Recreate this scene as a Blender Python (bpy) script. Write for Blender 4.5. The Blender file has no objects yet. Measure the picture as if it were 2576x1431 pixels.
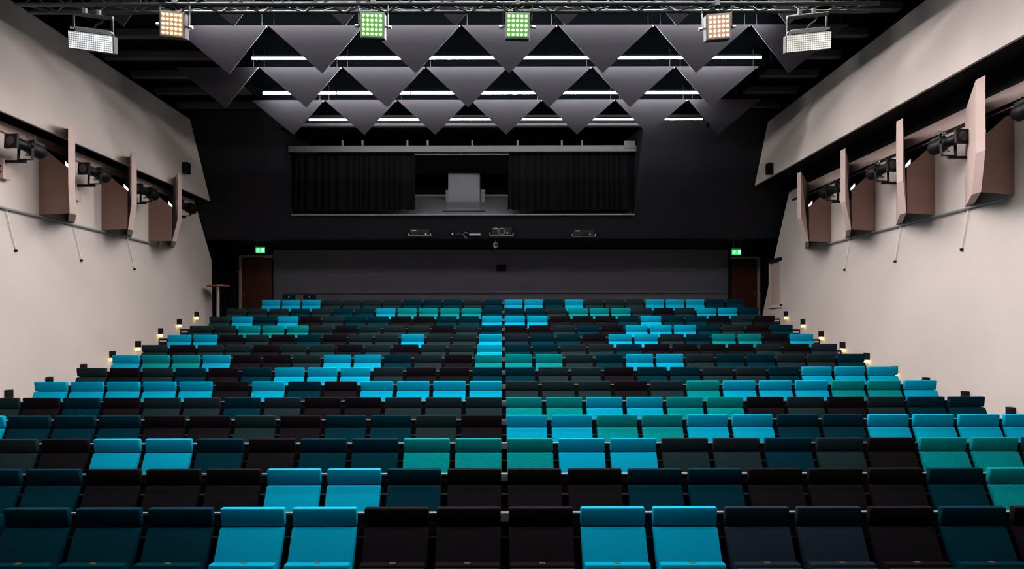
import bpy, bmesh, math, random
from mathutils import Vector, Matrix
random.seed(7)
R = math.radians
scene = bpy.context.scene
C = scene.collection
H = 2.295                      # eye height above the front-row floor; z below is given relative to the eye
F = 1545.0                     # focal length in pixels of the 2576 px wide frame

# ------------------------------------------------------------------ camera
cam_d = bpy.data.cameras.new('camera')
cam_d.sensor_width = 36.0
cam_d.lens = F / 2576.0 * 36.0
cam_d.shift_x = (1288.0 - 1265.0) / 2576.0
cam_d.shift_y = (823.0 - 715.5) / 2576.0
cam_d.clip_start = 0.05
cam = bpy.data.objects.new('camera', cam_d)
cam.location = (0, 0, H)
cam.rotation_euler = (R(90), 0, 0)
cam.rotation_euler = (Matrix.Rotation(R(0.10), 3, 'Y') @ Matrix.Rotation(R(90), 3, 'X')).to_euler()
C.objects.link(cam)
scene.camera = cam

# ------------------------------------------------------------------ world + view
w = bpy.data.worlds.new('world'); scene.world = w; w.use_nodes = True
w.node_tree.nodes['Background'].inputs[0].default_value = (0.5, 0.55, 0.65, 1)
w.node_tree.nodes['Background'].inputs[1].default_value = 0.004
scene.view_settings.view_transform = 'Standard'
scene.view_settings.look = 'None'
scene.view_settings.gamma = 1.0
scene.view_settings.use_curve_mapping = False
scene.view_settings.exposure = 0.0
try:
    scene.cycles.use_denoising = True
    scene.cycles.max_bounces = 6
    scene.cycles.sample_clamp_indirect = 10.0
except Exception:
    pass

# ------------------------------------------------------------------ house lighting (the ceiling tube rows' downward output)
ROW_D = {'Z': 8.50, 'A': 10.16, 'B': 11.79, 'C': 13.51}
TUBE_Z = 5.06
TUBE_GLOW = 272.0               # every ceiling tube gives off this radiance; they light the hall
TUBE_ROWS = [  # depth, x0, x1
    (14.95, -4.72, 4.88), (13.26, -5.18, 4.42), (11.54, -4.72, 4.88), (9.91, -5.18, 4.42),
    (8.25, -4.72, 4.88), (6.59, -5.18, 4.42), (4.93, -4.72, 4.88), (3.27, -5.18, 4.42)]  # unseen rows added overhead to light the front of the hall

# ------------------------------------------------------------------ materials
def mat(name, col, rough=0.6, metal=0.0, spec=0.5, sheen=0.0, noise=0.0, nscale=60.0, bump=0.0, bscale=300.0, emit=None, estr=0.0, stretch=None):
    m = bpy.data.materials.new(name); m.use_nodes = True
    nt = m.node_tree; b = nt.nodes['Principled BSDF']
    b.inputs['Base Color'].default_value = (*col, 1)
    b.inputs['Roughness'].default_value = rough
    b.inputs['Metallic'].default_value = metal
    b.inputs['Specular IOR Level'].default_value = spec
    if sheen:
        b.inputs['Sheen Weight'].default_value = sheen
        b.inputs['Sheen Roughness'].default_value = 0.4
        b.inputs['Sheen Tint'].default_value = (*[min(1, c * 2 + 0.1) for c in col], 1)
    tc = None
    if noise or bump:
        tc = nt.nodes.new('ShaderNodeTexCoord')
        src = tc.outputs['Object']
        if stretch:
            mp = nt.nodes.new('ShaderNodeMapping'); mp.inputs['Scale'].default_value = stretch
            nt.links.new(src, mp.inputs['Vector']); src = mp.outputs['Vector']
    if noise:
        n = nt.nodes.new('ShaderNodeTexNoise'); n.inputs['Scale'].default_value = nscale; n.inputs['Detail'].default_value = 4
        nt.links.new(src, n.inputs['Vector'])
        r = nt.nodes.new('ShaderNodeValToRGB')
        r.color_ramp.elements[0].position = 0.3; r.color_ramp.elements[1].position = 0.7
        r.color_ramp.elements[0].color = (*[max(0, c * (1 - noise)) for c in col], 1)
        r.color_ramp.elements[1].color = (*[min(1, c * (1 + noise)) for c in col], 1)
        nt.links.new(n.outputs['Fac'], r.inputs['Fac'])
        nt.links.new(r.outputs['Color'], b.inputs['Base Color'])
    if bump:
        n2 = nt.nodes.new('ShaderNodeTexNoise'); n2.inputs['Scale'].default_value = bscale; n2.inputs['Detail'].default_value = 2
        nt.links.new(src, n2.inputs['Vector'])
        bp = nt.nodes.new('ShaderNodeBump'); bp.inputs['Strength'].default_value = bump; bp.inputs['Distance'].default_value = 0.002
        nt.links.new(n2.outputs['Fac'], bp.inputs['Height']); nt.links.new(bp.outputs['Normal'], b.inputs['Normal'])
    if emit:
        b.inputs['Emission Color'].default_value = (*emit, 1)
        b.inputs['Emission Strength'].default_value = estr
    return m

M = {}
M['beige'] = mat('beige_plaster', (0.515, 0.458, 0.43), 0.75, noise=0.03, nscale=1.2, spec=0.2)
M['fin'] = mat('beige_bounce_tinted', (0.44, 0.335, 0.305), 0.7, noise=0.03, nscale=2.0, spec=0.2)  # wall paint with pink bounced light put into the colour
M['finplate'] = mat('shade_brown_plate', (0.25, 0.150, 0.122), 0.7, noise=0.05, nscale=2.0, spec=0.2)  # brown carries the shaded tone of the front plates
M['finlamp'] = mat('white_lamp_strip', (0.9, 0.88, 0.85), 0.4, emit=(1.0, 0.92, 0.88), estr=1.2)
M['black'] = mat('black_paint', (0.005, 0.005, 0.0065), 0.7, noise=0.15, nscale=3, spec=0.2)
M['blackwall'] = mat('black_wall_paint', (0.0095, 0.0095, 0.0135), 0.6, noise=0.12, nscale=1.5, spec=0.2)
M['greywall'] = mat('dark_grey_wall_panel', (0.135, 0.135, 0.165), 0.65, noise=0.06, nscale=1.0, spec=0.3)
M['ceil'] = mat('black_ceiling', (0.0022, 0.0026, 0.003), 0.9, spec=0.1)
M['raft'] = mat('black_raft_board', (0.00030, 0.00045, 0.00055), 0.9, spec=0.0)
M['rowrail'] = mat('grey_row_rail', (0.10, 0.105, 0.11), 0.5)
M['joist'] = mat('dark_grey_joist', (0.040, 0.040, 0.042), 0.7)
M['panel'] = mat('grey_ceiling_panel', (0.0130, 0.0128, 0.0165), 0.6, noise=0.05, nscale=2, spec=0.15)
M['floor'] = mat('dark_carpet', (0.008, 0.009, 0.011), 0.95, noise=0.3, nscale=90)
M['blackmetal'] = mat('black_metal', (0.004, 0.004, 0.005), 0.5, spec=0.2)
M['plastic'] = mat('black_plastic', (0.004, 0.0042, 0.005), 0.5, spec=0.15)
M['alu'] = mat('aluminium', (0.45, 0.47, 0.48), 0.35, metal=0.9)
M['truss'] = mat('grey_truss_tube', (0.032, 0.038, 0.038), 0.32, metal=0.5)
M['rail'] = mat('grey_steel_rail', (0.34, 0.36, 0.37), 0.4, metal=0.3)
M['greysteel'] = mat('painted_grey_steel', (0.12, 0.135, 0.145), 0.5, noise=0.05, nscale=8)
M['lectern'] = mat('pale_grey_laminate', (0.068, 0.076, 0.092), 0.5, noise=0.06, nscale=40)
M['rampgrey'] = mat('grey_gallery_floor', (0.13, 0.125, 0.145), 0.7, noise=0.05, nscale=3)
M['curtain'] = mat('black_curtain_cloth', (0.0022, 0.0024, 0.0034), 0.95, spec=0.1)
M['wood'] = mat('red_brown_door_wood', (0.085, 0.020, 0.011), 0.45, noise=0.25, nscale=3.0, stretch=(14, 14, 0.7))
M['frame'] = mat('pale_door_frame', (0.42, 0.36, 0.30), 0.5)
M['tabletop'] = mat('orange_wood_tabletop', (0.28, 0.09, 0.03), 0.4, noise=0.2, nscale=10)
M['white'] = mat('white_paint', (0.75, 0.73, 0.70), 0.5)
M['brass'] = mat('brass_plate', (0.65, 0.42, 0.16), 0.3, metal=0.9)
M['cable'] = mat('grey_cable', (0.12, 0.13, 0.135), 0.5)
M['blackcable'] = mat('black_cable', (0.006, 0.006, 0.007), 0.5)
M['tubedim'] = mat('dimmer_glowing_tube', (0.9, 0.9, 0.9), 0.4, emit=(1.0, 0.97, 0.90), estr=TUBE_GLOW * 0.35)
M['tubefill'] = mat('added_front_tube', (0.9, 0.9, 0.9), 0.4, emit=(1.0, 0.945, 0.925), estr=TUBE_GLOW * 0.85)  # for the added tubes nearest the stage
M['tube'] = mat('glowing_tube', (0.9, 0.9, 0.9), 0.4, emit=(1.0, 0.945, 0.925), estr=TUBE_GLOW)
M['amber'] = mat('amber_lens', (0.8, 0.55, 0.2), 0.4, emit=(1.0, 0.55, 0.12), estr=6.0)
M['signgreen'] = mat('exit_sign_green', (0.0, 0.4, 0.08), 0.4, emit=(0.01, 0.75, 0.10), estr=1.6)
M['signwhite'] = mat('exit_sign_white', (0.8, 0.9, 0.8), 0.4, emit=(0.55, 1.0, 0.62), estr=1.8)
M['lens'] = mat('dark_glass_lens', (0.01, 0.01, 0.014), 0.08, spec=0.8)
M['pink'] = mat('pink_sticker', (0.5, 0.10, 0.16), 0.5)
M['teallabel'] = mat('pale_label', (0.35, 0.45, 0.42), 0.5)
M['ledwarm'] = mat('led_warm', (0.9, 0.85, 0.7), 0.3, emit=(1.0, 0.90, 0.66), estr=8.0)
M['ledgreen'] = mat('led_cool', (0.9, 0.9, 0.85), 0.3, emit=(0.92, 1.0, 0.80), estr=5.0)
M['ledorange'] = mat('led_orange', (0.9, 0.8, 0.7), 0.3, emit=(1.0, 0.86, 0.74), estr=5.0)
M['facegreen'] = mat('blinder_face_green', (0.05, 0.16, 0.03), 0.4, emit=(0.05, 0.26, 0.02), estr=0.55)
M['facewarm'] = mat('blinder_face_warm', (0.20, 0.12, 0.05), 0.4, emit=(0.40, 0.20, 0.05), estr=0.35)
M['faceorange'] = mat('blinder_face_orange', (0.22, 0.14, 0.09), 0.4, emit=(0.45, 0.22, 0.11), estr=0.4)

def led_grid(name, nx, nz, tint_top, tint_low):
    """strobe face: rows of small white LEDs on black, seen as a fine lit grid (object coordinates, metres)"""
    m = bpy.data.materials.new(name); m.use_nodes = True
    nt = m.node_tree; b = nt.nodes['Principled BSDF']; b.inputs['Base Color'].default_value = (0.05, 0.05, 0.05, 1)
    tc = nt.nodes.new('ShaderNodeTexCoord'); sp = nt.nodes.new('ShaderNodeSeparateXYZ'); nt.links.new(tc.outputs['Object'], sp.inputs[0])
    def cell(out, period, duty):
        a = nt.nodes.new('ShaderNodeMath'); a.operation = 'DIVIDE'; a.inputs[1].default_value = period; nt.links.new(out, a.inputs[0])
        f = nt.nodes.new('ShaderNodeMath'); f.operation = 'FRACT'; nt.links.new(a.outputs[0], f.inputs[0])
        g = nt.nodes.new('ShaderNodeMath'); g.operation = 'LESS_THAN'; g.inputs[1].default_value = duty; nt.links.new(f.outputs[0], g.inputs[0])
        return g.outputs[0]
    cx = cell(sp.outputs['X'], nx, 0.66); cz = cell(sp.outputs['Z'], nz, 0.62)
    mu = nt.nodes.new('ShaderNodeMath'); mu.operation = 'MULTIPLY'; nt.links.new(cx, mu.inputs[0]); nt.links.new(cz, mu.inputs[1])
    ml = nt.nodes.new('ShaderNodeMath'); ml.operation = 'MULTIPLY'; ml.inputs[1].default_value = 1.5; nt.links.new(mu.outputs[0], ml.inputs[0])
    ad = nt.nodes.new('ShaderNodeMath'); ad.operation = 'ADD'; ad.inputs[1].default_value = 0.22; nt.links.new(ml.outputs[0], ad.inputs[0])
    b.inputs['Emission Color'].default_value = (*tint_top, 1)
    nt.links.new(ad.outputs[0], b.inputs['Emission Strength'])
    return m
M['strobecool'] = led_grid('strobe_led_face_cool', 0.0235, 0.0245, (0.92, 0.98, 1.0), None)
M['strobewarm'] = led_grid('strobe_led_face_warm', 0.0235, 0.0245, (1.0, 0.92, 0.80), None)

FAB = {  # seat cloths
    'L': mat('cyan_seat_cloth', (0.000, 0.275, 0.43), 0.85, spec=0.03, noise=0.06, nscale=220, bump=0.25, bscale=700, stretch=(1, 1, 0.25)),
    'T': mat('turquoise_melange_cloth', (0.000, 0.20, 0.21), 0.85, spec=0.03, noise=0.38, nscale=120, bump=0.25, bscale=600),
    'P': mat('petrol_seat_cloth', (0.000, 0.020, 0.032), 0.85, spec=0.03, noise=0.05, nscale=220, bump=0.2, bscale=700),
    'S': mat('slate_green_seat_cloth', (0.009, 0.020, 0.023), 0.85, spec=0.03, noise=0.05, nscale=220, bump=0.2, bscale=700),
    'N': mat('slate_blue_seat_cloth', (0.009, 0.016, 0.025), 0.85, spec=0.03, noise=0.05, nscale=220, bump=0.2, bscale=700),
    'K': mat('brown_black_seat_cloth', (0.0062, 0.0050, 0.0066), 0.85, spec=0.03, noise=0.05, nscale=220, bump=0.2, bscale=700)}
FABNAME = {'L': 'bright cyan', 'T': 'mottled turquoise', 'P': 'dark petrol blue', 'S': 'dark slate green', 'N': 'dark slate blue', 'K': 'brownish black'}

# ------------------------------------------------------------------ mesh helpers
class MB:
    def __init__(s): s.v = []; s.f = []
    def add(s, vs, fs):
        o = len(s.v); s.v += [tuple(v) for v in vs]; s.f += [tuple(i + o for i in f) for f in fs]; return s
    def box(s, x0, x1, y0, y1, z0, z1):
        vs = [(x0, y0, z0), (x1, y0, z0), (x1, y1, z0), (x0, y1, z0), (x0, y0, z1), (x1, y0, z1), (x1, y1, z1), (x0, y1, z1)]
        return s.add(vs, [(0, 3, 2, 1), (4, 5, 6, 7), (0, 1, 5, 4), (1, 2, 6, 5), (2, 3, 7, 6), (3, 0, 4, 7)])
    def prism(s, pts, off):
        n = len(pts); a = [Vector(p) for p in pts]; b = [p + Vector(off) for p in a]
        fs = [tuple(range(n))[::-1], tuple(range(n, 2 * n))]
        fs += [(i, (i + 1) % n, n + (i + 1) % n, n + i) for i in range(n)]
        return s.add(a + b, fs)
    def tube(s, pts, r, n=8, cap=True):
        pts = [Vector(p) for p in pts]; rings = []
        rr = r if isinstance(r, (list, tuple)) else [r] * len(pts)
        up = Vector((0, 0, 1))
        vs = []
        for i, p in enumerate(pts):
            d = (pts[min(i + 1, len(pts) - 1)] - pts[max(i - 1, 0)])
            if d.length < 1e-9: d = Vector((0, 1, 0))
            d.normalize()
            u = up if abs(d.dot(up)) < 0.95 else Vector((0, 1, 0))
            a = d.cross(u).normalized(); b = d.cross(a).normalized()
            vs += [p + (a * math.cos(2 * math.pi * k / n) + b * math.sin(2 * math.pi * k / n)) * rr[i] for k in range(n)]
        fs = []
        for i in range(len(pts) - 1):
            for k in range(n):
                fs.append((i * n + k, i * n + (k + 1) % n, (i + 1) * n + (k + 1) % n, (i + 1) * n + k))
        if cap:
            fs.append(tuple(range(n))); fs.append(tuple(range((len(pts) - 1) * n, len(pts) * n))[::-1])
        return s.add(vs, fs)
    def xform(s, mtx):
        s.v = [tuple(mtx @ Vector(v)) for v in s.v]; return s
    def mesh(s, name, m, bevel=0.0, seg=2, smooth=False, shift=(0, 0, 0)):
        me = bpy.data.meshes.new(name)
        me.from_pydata([(x - shift[0], y - shift[1], z - shift[2]) for x, y, z in s.v], [], s.f)
        bm = bmesh.new(); bm.from_mesh(me)
        bmesh.ops.recalc_face_normals(bm, faces=bm.faces)
        if bevel:
            es = [e for e in bm.edges if len(e.link_faces) == 2 and e.calc_face_angle(0) > 0.5]
            bmesh.ops.bevel(bm, geom=es, offset=bevel, segments=seg, profile=0.5, affect='EDGES')
        if smooth:
            for f in bm.faces: f.smooth = True
        bm.to_mesh(me); bm.free()
        if smooth:
            try: me.set_sharp_from_angle(angle=R(40))
            except Exception: pass
        me.materials.append(m)
        return me
    def build(s, name, m, parent=None, bevel=0.0, seg=2, smooth=False, local=False):
        """local: coordinates already relative to the parent; else eye-relative world coordinates"""
        if local: sh = (0, 0, 0)
        elif parent is not None:
            r = parent; loc = Vector(parent.location)
            while r.parent is not None: r = r.parent; loc += Vector(r.location)
            sh = (loc.x, loc.y, loc.z - H)
        else: sh = (0, 0, -H)
        o = bpy.data.objects.new(name, s.mesh(name, m, bevel, seg, smooth, sh))
        C.objects.link(o)
        if parent is not None: o.parent = parent
        return o
def tag(o, label, cat=None, group=None, kind=None):
    o['label'] = label
    if cat: o['category'] = cat
    if group: o['group'] = group
    if kind: o['kind'] = kind
    return o
def thing(name, label, cat, loc, group=None, rot=(0, 0, 0)):
    """Empty at a thing's base; loc is eye-relative"""
    o = bpy.data.objects.new(name, None); o.location = (loc[0], loc[1], loc[2] + H); o.rotation_euler = rot
    o.empty_display_size = 0.1
    C.objects.link(o)
    return tag(o, label, cat, group)
def struct(mb, name, m, label, **k):
    return tag(mb.build(name, m, **k), label, kind='structure')
def X(px, d): return (px - 1265.0) * d / F
def Zp(py, d): return (823.0 - py) * d / F
ORD = ['zeroth', 'first', 'second', 'third', 'fourth', 'fifth', 'sixth', 'seventh', 'eighth', 'ninth', 'tenth', 'eleventh', 'twelfth', 'thirteenth', 'fourteenth']

# ------------------------------------------------------------------ seating data (front row first; columns counted from the centre gap)
ROWS = [
    (-1.375, -7, 'PPPLLKK', 'KLLNNKPK'),
    (-1.294, -9, 'PPKKKLLPK', 'KKPPKKKPT'),
    (-1.184, -10, 'SKLLPKPPTT', 'TLLSSPSKTTP'),
    (-1.069, -12, 'LPPPKKSKPPSK', 'LLTTLLPPLLLL'),
    (-0.955, -13, 'SKPKSSPSKKSSS', 'TTLLTTKSKSPP'),
    (-0.816, -13, 'LLLLLKLPKLLLL', 'SSSKSTLLLTTL'),
    (-0.669, -13, 'SKSPKPLLLSKKP', 'PSSKPPSSPLLL'),
    (-0.496, -13, 'LTTLKKSLLPSKT', 'TTSPLLSPPSSP'),
    (-0.336, -13, 'SKSSKSSKSKSSL', 'PPSSPKKKKSKN'),
    (-0.151, -13, 'LLKSKPKSSLSSL', 'NPPKLLSPTTKL'),
    (0.045, -13, 'SSTTTSKSSSKSP', 'KKSPKLLLPSKP'),
    (0.269, -13, 'SLPLKSPPKKPPL', 'LLKKKPLPPKSK'),
    (0.490, -13, 'SSSPSPPLTTTTP', 'PPSTTTSKSLLP'),
    (0.757, -12, 'LLLSSSSPPPSP', 'LLPLSSSLLLPP'),
]
PITCH = 0.55
SEAT_H = 0.92
def row_d(i): return 4.67 + 0.926 * i
def floor_z(i): return ROWS[i][0] - SEAT_H
BACK_FLOOR = 0.03

# ------------------------------------------------------------------ the setting: floor
mb = MB()
prof = [(-3.0, floor_z(0))]
for i in range(14):
    if i: prof += [(row_d(i) - 0.45, floor_z(i - 1)), (row_d(i) - 0.45, floor_z(i))]
prof += [(row_d(13) + 0.476, floor_z(13)), (row_d(13) + 0.476, BACK_FLOOR), (20.3, BACK_FLOOR), (20.3, -2.6), (-3.0, -2.6)]
mb.prism([(-9.7, d, z) for d, z in prof], (18.4, 0, 0))
struct(mb, 'floor', M['floor'], 'dark carpeted stepped floor of the raked auditorium')

WL, WR = -8.53, 7.76
# side walls
mb = MB()
mb.prism([(WL, -3, -2.55), (WL, 18.1, -2.55), (WL, 18.0, 1.96), (WL, 17.0, 3.5), (WL, 16.6, 4.1), (WL, 16.6, 5.6), (WL, -3, 5.6)], (-0.12, 0, 0))
wall_l = struct(mb, 'wall_left', M['beige'], 'plain beige plaster wall along the left side')
mb = MB()
mb.prism([(WR, -3, -2.55), (WR, 18.5, -2.55), (WR, 18.38, 0.30), (WR, 17.5, 2.07), (WR, 16.3, 4.25), (WR, 16.3, 5.6), (WR, -3, 5.6)], (0.10, 0, 0))
wall_r = struct(mb, 'wall_right', M['beige'], 'plain beige plaster wall along the right side')
# lower back wall + alcove sides + wall behind the camera
mb = MB(); mb.box(-9.7, 8.7, 20.0, 20.2, -0.5, 2.9)
wall_b = struct(mb, 'wall_back', M['blackwall'], 'black lower back wall under the gallery overhang')
mb = MB(); mb.box(-9.65, -9.45, 17.0, 20.2, -0.6, 5.6)
struct(mb, 'wall_alcove_left', M['blackwall'], 'black side wall of the entrance alcove left of the left door')
mb = MB(); mb.box(8.5, 8.7, 17.0, 20.2, -0.6, 5.6)
struct(mb, 'wall_alcove_right', M['blackwall'], 'black side wall of the entrance alcove right of the right door')
mb = MB(); mb.box(-9.0, 8.3, -3.2, -3.0, -2.6, 5.7)
struct(mb, 'wall_front', M['blackwall'], 'black wall behind the stage at the front of the hall')
# ceiling with joists
mb = MB(); mb.box(-9.7, 8.7, -3.2, 20.2, 5.62, 5.8)
ceil = struct(mb, 'ceiling', M['ceil'], 'black painted ceiling above the hanging panels')
jm = None
for k in range(17):
    d = 15.04 - 0.92 * k
    if jm is None:
        jm = MB().box(-8.0, 6.8, -0.07, 0.07, -0.065, 0.065).mesh('joist', M['joist'])
    j = bpy.data.objects.new('joist', jm); C.objects.link(j); j.parent = ceil; j.location = (0, d + 0.07, 5.47 + H)

# black light raft: flat board above the tubes, an upstand over every panel row, added side baffles that cut tube light off the upper walls
RX0, RX1 = -5.35, 5.15
raft = struct(MB().box(RX0, RX1, 4.5, 15.45, 5.34, 5.37), 'ceiling_raft', M['raft'], 'flat black raft above the glowing ceiling tubes')
rds = sorted(ROW_D.values())
for n, d in enumerate(rds):
    MB().box(RX0, RX1, d + 0.045, d + 0.07, 5.02, 5.34).build('upstand', M['raft'], raft)
    d1 = rds[n + 1] if n + 1 < len(rds) else 15.45
    for xx in (RX0, RX1 - 0.02):
        MB().box(xx, xx + 0.02, d + 0.12, d1 - 0.04, 5.01, 5.34).build('added_light_baffle', M['raft'], raft)

# leaning black upper back wall with the gallery opening
def lean(z): return 19.09 - 0.58 * z
GX0, GX1, GZ0, GZ1 = -5.9, 3.68, 3.16, 5.24
mb = MB()
def lean_piece(x0, x1, z0, z1):
    mb.prism([(x0, lean(z0), z0), (x1, lean(z0), z0), (x1, lean(z1), z1), (x0, lean(z1), z1)], (0, 0.10, 0))
lean_piece(-9.5, GX0, 2.53, 5.62); lean_piece(GX1, 8.55, 2.53, 5.62); lean_piece(GX0, GX1, 2.53, GZ0); lean_piece(GX0, GX1, GZ1, 5.62)
struct(mb, 'wall_back_upper', M['blackwall'], 'black forward-leaning upper back wall around the gallery opening')
mb = MB(); mb.prism([(-9.5, lean(2.53) + 0.02, 2.53), (8.55, lean(2.53) + 0.02, 2.53), (8.55, 20.0, 2.53), (-9.5, 20.0, 2.53)], (0, 0, 0.10))
struct(mb, 'ceiling_alcove', M['black'], 'black soffit under the gallery over the doors')
# gallery interior
mb = MB()
mb.box(GX0 - 0.1, GX0, lean(GZ0) + 0.12 - 1.0, 20.0, 2.64, 5.62)
gl = mb
struct(MB().prism([(GX0, lean(GZ0) + 0.1, GZ0), (GX0, 20.0, GZ0 - 0.3), (GX0, 20.0, 5.62), (GX0, lean(5.5) + 0.1, 5.5)], (-0.1, 0, 0)), 'wall_gallery_left', M['blackwall'], 'dark side wall inside the gallery left of the curtains')
struct(MB().prism([(GX1, lean(GZ0) + 0.1, GZ0), (GX1, 20.0, GZ0 - 0.3), (GX1, 20.0, 5.62), (GX1, lean(5.5) + 0.1, 5.5)], (0.1, 0, 0)), 'wall_gallery_right', M['blackwall'], 'dark side wall inside the gallery right of the curtains')
struct(MB().box(GX0, GX1, 19.6, 19.8, 4.0, 5.62), 'wall_gallery_back', M['ceil'], 'black rear wall inside the gallery')
def ramp(d): return 3.16 + 0.45 * (d - 17.26)
mb = MB(); mb.prism([(GX0, 17.26, 3.165), (GX0, 19.6, ramp(19.6)), (GX0, 19.6, 2.7), (GX0, 17.55, 2.85)], (GX1 - GX0, 0, 0))
struct(mb, 'floor_gallery', M['rampgrey'], 'light grey sloping floor of the gallery behind the opening')
mb = MB(); mb.box(GX0 - 0.02, GX1 + 0.02, 17.20, 17.29, 3.135, 3.172)
struct(mb, 'trim_1', M['greysteel'], 'pale grey sill along the bottom of the gallery opening')
mb = MB(); mb.box(-5.45, 3.65, 15.98, 16.04, 5.25, 5.31)
struct(mb, 'trim_2', M['greysteel'], 'thin grey bar along the top of the gallery opening')

# grey lower wall panel with ledge
mb = MB(); mb.box(X(690, 20), X(1830, 20), 19.93, 20.0, BACK_FLOOR, 2.52)
struct(mb, 'trim_3', M['greywall'], 'dark grey wall panel between the two brown doors')
mb = MB(); mb.box(X(712, 19.9), X(1826, 19.9), 19.86, 19.93, 1.10, 1.16)
struct(mb, 'trim_4', M['greywall'], 'narrow ledge along the grey wall panel behind the last row')
mb = MB(); mb.box(X(577, 20), X(583, 20), 19.9, 20.0, BACK_FLOOR, Zp(667, 20))
struct(mb, 'trim_5', M['blackwall'], 'thin dark vertical strip left of the left door')

# ------------------------------------------------------------------ side upper panels, soffits, wall strips, rails
PL, PR = -8.10, 6.90
mb = MB(); mb.prism([(PL, -3, 3.51), (PL, lean(3.51) - 0.04, 3.51), (PL, lean(5.40) - 0.04, 5.40), (PL, -3, 5.40)], (-0.05, 0, 0))
struct(mb, 'wall_panel_left', M['beige'], 'beige upper wall panel overhanging the left wall')
mb = MB(); mb.prism([(PR, -3, 3.86), (PR, lean(3.86) - 0.04, 3.86), (PR, lean(5.32) - 0.04, 5.32), (PR, -3, 5.32)], (0.05, 0, 0))
struct(mb, 'wall_panel_right', M['beige'], 'beige upper wall panel overhanging the right wall')
mb = MB(); mb.prism([(PL - 0.05, -3, 3.60), (WL, -3, 3.60), (WL, 16.9, 3.60), (PL - 0.05, 16.9, 3.60)], (0, 0, 0.05)); mb.box(WL, WL + 0.01, -3, 16.9, 3.50, 3.60)
struct(mb, 'ceiling_soffit_left', M['black'], 'black soffit behind the left upper wall panel')
mb = MB(); mb.prism([(PR + 0.05, -3, 3.97), (WR, -3, 3.97), (WR, 16.6, 3.97), (PR + 0.05, 16.6, 3.97)], (0, 0, 0.05)); mb.box(WR - 0.01, WR, -3, 16.6, 3.63, 3.97)
struct(mb, 'ceiling_soffit_right', M['black'], 'black soffit behind the right upper wall panel')
mb = MB(); mb.box(WL, WL + 0.05, -3, 16.9, 3.34, 3.50)
struct(mb, 'trim_6', M['fin'], 'beige cable strip along the top of the left wall')
mb = MB(); mb.box(WR - 0.05, WR, -3, 16.4, 3.40, 3.63)
struct(mb, 'trim_7', M['fin'], 'beige cable strip along the top of the right wall')
mb = MB(); mb.box(WR - 0.025, WR, -3, 16.4, 3.36, 3.40)
struct(mb, 'trim_8', M['black'], 'thin black shadow gap below the right cable strip')
def rail(x, s, d0, d1, z, label):
    mb = MB(); mb.tube([(x + s * 0.05, d0, z), (x + s * 0.05, d1, z)], 0.02, 10)
    o = thing('wall_rail', label, 'rail', (x, d0, z))
    mb.build('bar', M['rail'], o, smooth=True)
    d = d0 + 0.5
    while d < d1:
        MB().box(min(x, x + s * 0.05), max(x, x + s * 0.05), d - 0.015, d + 0.015, z - 0.015, z + 0.015).build('bracket', M['rail'], o)
        d += 1.745
rail(WL, 1, 8.0, 14.85, 2.045, 'long grey steel rail on the left wall under the fins')
rail(WR, -1, 9.40, 14.6, 1.965, 'long grey steel rail on the right wall under the fins')

# ------------------------------------------------------------------ wall fins (angled side board + front plate)
def fin(side, dw, dn, jx, jd, label):
    if side < 0: wx, ox, zb, zk, zt, u = WL, -7.78, 2.085, 2.61, 3.71, 0.30
    else:        wx, ox, zb, zk, zt, u = WR, 6.92, 2.0, 2.53, 3.60, 0.38
    s = -1 if side < 0 else 1                       # towards the wall
    dx, dd = (0.579, 0.815) if side < 0 else (0.535, 0.845)
    L = (abs(wx) - abs(ox)) / dx
    P = lambda t, z: (ox + s * dx * t, dn + dd * t, z)
    o = thing('wall_fin', label, 'wall fin', (wx, dw, zb), 'beige fins on the ' + ('left' if side < 0 else 'right') + ' wall')
    mb = MB(); mb.prism([P(0, zt), P(0, zk), (s * jx, jd, zb), P(L - 0.005, zb), P(L - 0.005, zt)], (0, 0.18, 0))
    mb.v = [(min(max(x, WL), WR), y, z) for x, y, z in mb.v]
    mb.build('side_board', M['fin'], o)
    q = (s * (jx + 0.02), jd + 0.01, zb)
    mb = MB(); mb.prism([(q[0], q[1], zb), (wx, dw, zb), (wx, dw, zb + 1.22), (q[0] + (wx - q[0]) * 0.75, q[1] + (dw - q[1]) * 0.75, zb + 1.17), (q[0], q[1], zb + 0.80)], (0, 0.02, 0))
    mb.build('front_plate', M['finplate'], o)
    x0, x1 = sorted((wx, wx - s * 0.012))
    MB().box(x0, x1, dw + 0.03, dn + dd * L - 0.02, zb + 0.62, 3.33).build('pocket_shade_board', M['black'], o)  # black board added over the wall to darken the pocket
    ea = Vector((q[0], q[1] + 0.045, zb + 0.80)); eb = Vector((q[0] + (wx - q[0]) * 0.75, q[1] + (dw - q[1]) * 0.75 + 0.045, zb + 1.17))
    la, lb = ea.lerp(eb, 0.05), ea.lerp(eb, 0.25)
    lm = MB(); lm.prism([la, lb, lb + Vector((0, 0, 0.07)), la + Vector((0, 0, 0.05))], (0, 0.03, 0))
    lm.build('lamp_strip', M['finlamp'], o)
    return o
fin(-1, 9.555, 9.12, 7.86, 9.32, 'beige wall fin cut off by the left edge of the picture')
fin(-1, 11.30, 11.0, 7.86, 11.15, 'nearest complete beige fin on the left wall')
fin(-1, 13.06, 12.88, 7.90, 12.95, 'middle beige fin of three on the left wall')
fin(-1, 14.79, 14.71, 7.92, 14.72, 'farthest beige fin on the left wall, beside the black wall')
fin(1, 14.52, 14.24, 7.155, 14.36, 'farthest beige fin on the right wall, beside the black wall')
fin(1, 12.78, 12.40, 7.16, 12.62, 'second beige fin from the back on the right wall')
fin(1, 11.02, 10.61, 7.10, 10.80, 'second beige fin from the front on the right wall')
fin(1, 9.31, 8.80, 7.12, 9.14, 'nearest beige fin on the right wall, at the picture edge')

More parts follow.
